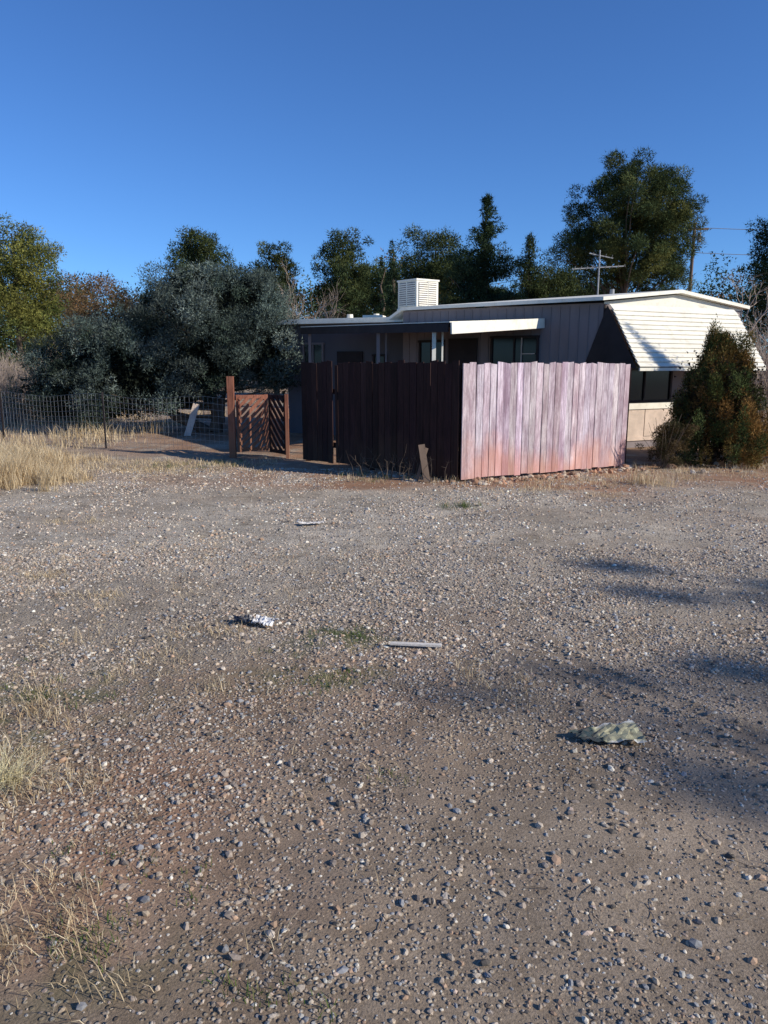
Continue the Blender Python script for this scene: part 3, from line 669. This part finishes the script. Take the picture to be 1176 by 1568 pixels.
B.tube([(ux, uy, 0), (ux, uy, 10.7)], [.15, .1], POLE, 8); B.beam((ux - .4, uy, 10.3), (ux + .9, uy, 10.35), .1, .12, POLE); B.tube([(ux + .3, uy - .1, 9.5), (ux + .3, uy - .1, 10.1)], [.12, .12], GALV, 8)
B.build('utility_pole')
B = MB()
def wire(p, q, sg, r=.018):
    p = np.array(p, float); q = np.array(q, float); pts = [p + (q - p) * t - np.array((0, 0, sg * 4 * t * (1 - t))) for t in np.linspace(0, 1, 14)]
    B.tube(pts, [r] * 14, GALV, 4)
wire((ux + .7, uy, 10.4), (45, 46, 10.6), .5); wire((ux - .3, uy, 10.4), (4, 70, 8.4), .8); wire((ux, uy, 8.9), (45, 46, 9.0), .5); wire((ux, uy, 9), (3, 62, 7.4), .6)
B.build('overhead_wires')

# ---------------------------------------------------------------- litter
def sheet(name, cx, cy, w, d, rot, amp, cols, seed, mat, nx=14, ny=10, lift=.015):
    B = MB(); r = np.random.RandomState(seed); uu, vv = np.meshgrid(np.linspace(-.5, .5, nx), np.linspace(-.5, .5, ny))
    ex = uu * w * (1 + .25 * vv) + r.normal(0, w * .012, uu.shape); ey = vv * d * (1 + cols[3] * uu) + r.normal(0, d * .02, uu.shape)
    x = cx + ex * math.cos(rot) - ey * math.sin(rot); y = cy + ex * math.sin(rot) + ey * math.cos(rot)
    z = H(x, y) + lift + amp * (fbm(uu * 3, vv * 3, 1, seed) + .5 * r.rand(*uu.shape) - .3)
    id_ = np.arange(nx * ny).reshape(ny, nx); F = np.stack([id_[:-1, :-1], id_[:-1, 1:], id_[1:, 1:], id_[1:, :-1]], -1).reshape(-1, 4)
    B.add(np.stack([x, y, z], -1).reshape(-1, 3), F, mat)
    c = np.where((uu.reshape(-1, 1) + .1 * r.rand(nx * ny, 1)) < cols[2], np.array(cols[0]), np.array(cols[1]))
    edge = (np.abs(vv.reshape(-1, 1)) > .42) & (uu.reshape(-1, 1) > cols[2]); c = np.where(edge, np.array((.75, .72, .66)), c); B.c[0][:, :3] = c
    return B.build(name)
PAPER, nt, b = newmat('litter_paper'); v = coords(nt)
nt.links.new(mix(nt, ramp(nt, noise(nt, v, 25, 4), [(.35, .6), (.6, 0.)]), attr(nt), (.12, .1, .08)), b.inputs['Base Color']); b.inputs['Roughness'].default_value = .5
sheet('crumpled_plastic_sheet', 1.06, 3.22, .32, .15, .15, .035, ((.03, .05, .05), (.46, .43, .26), -.1, .9), 4, PAPER)
sheet('crumpled_paper', -.82, 4.83, .16, .12, -.3, .05, ((.75, .72, .68), (.8, .78, .75), -.05, -.4), 8, PAPER)
sheet('dark_plastic_scrap', -.96, 4.86, .14, .10, .2, .05, ((.03, .04, .06), (.15, .15, .15), .2, -.4), 12, PAPER)
B = MB(); B.beam((.04, 4.42, .03), (.36, 4.37, .035), .035, .012, m_plain('whitewashed_wood', (.75, .68, .58), .8, .3, 30)); B.build('wood_lath')
sheet('paper_scrap', -.81, 8.1, .26, .1, .15, .03, ((.7, .66, .6), (.75, .7, .64), 0, -.4), 15, PAPER)

# ---------------------------------------------------------------- light, world, camera
el = math.radians(27); az = math.atan2(.92, -.39)
s = Vector((math.sin(az) * math.cos(el), math.cos(az) * math.cos(el), math.sin(el)))
ld = bpy.data.lights.new('sun', 'SUN'); ld.energy = 5.0; ld.angle = math.radians(.6); ld.color = (1, .935, .83)
lo = bpy.data.objects.new('sun', ld); sc.collection.objects.link(lo); lo.rotation_euler = s.to_track_quat('Z', 'Y').to_euler()
w = bpy.data.worlds.new('World'); sc.world = w; w.use_nodes = True; nt = w.node_tree
sky = nt.nodes.new('ShaderNodeTexSky'); sky.sky_type = 'NISHITA'; sky.sun_disc = False; sky.sun_elevation = el; sky.sun_rotation = az
sky.air_density = 1.0; sky.dust_density = .2; sky.ozone_density = 2.2; sky.altitude = 1200
tint = mix(nt, 1.0, sky.outputs[0], (.56, .95, 1.5), 'MULTIPLY')
nt.links.new(tint, nt.nodes['Background'].inputs[0])
nt.nodes['Background'].inputs[1].default_value = .10
cam = bpy.data.cameras.new('camera'); co = bpy.data.objects.new('camera', cam); sc.collection.objects.link(co)
co.location = (0, 0, 1.75); co.rotation_euler = (math.radians(90 - 11.2), 0, 0)
cam.sensor_fit = 'VERTICAL'; cam.angle = 2 * math.atan(784 / 1132); cam.clip_end = 3000; cam.clip_start = .05
sc.camera = co
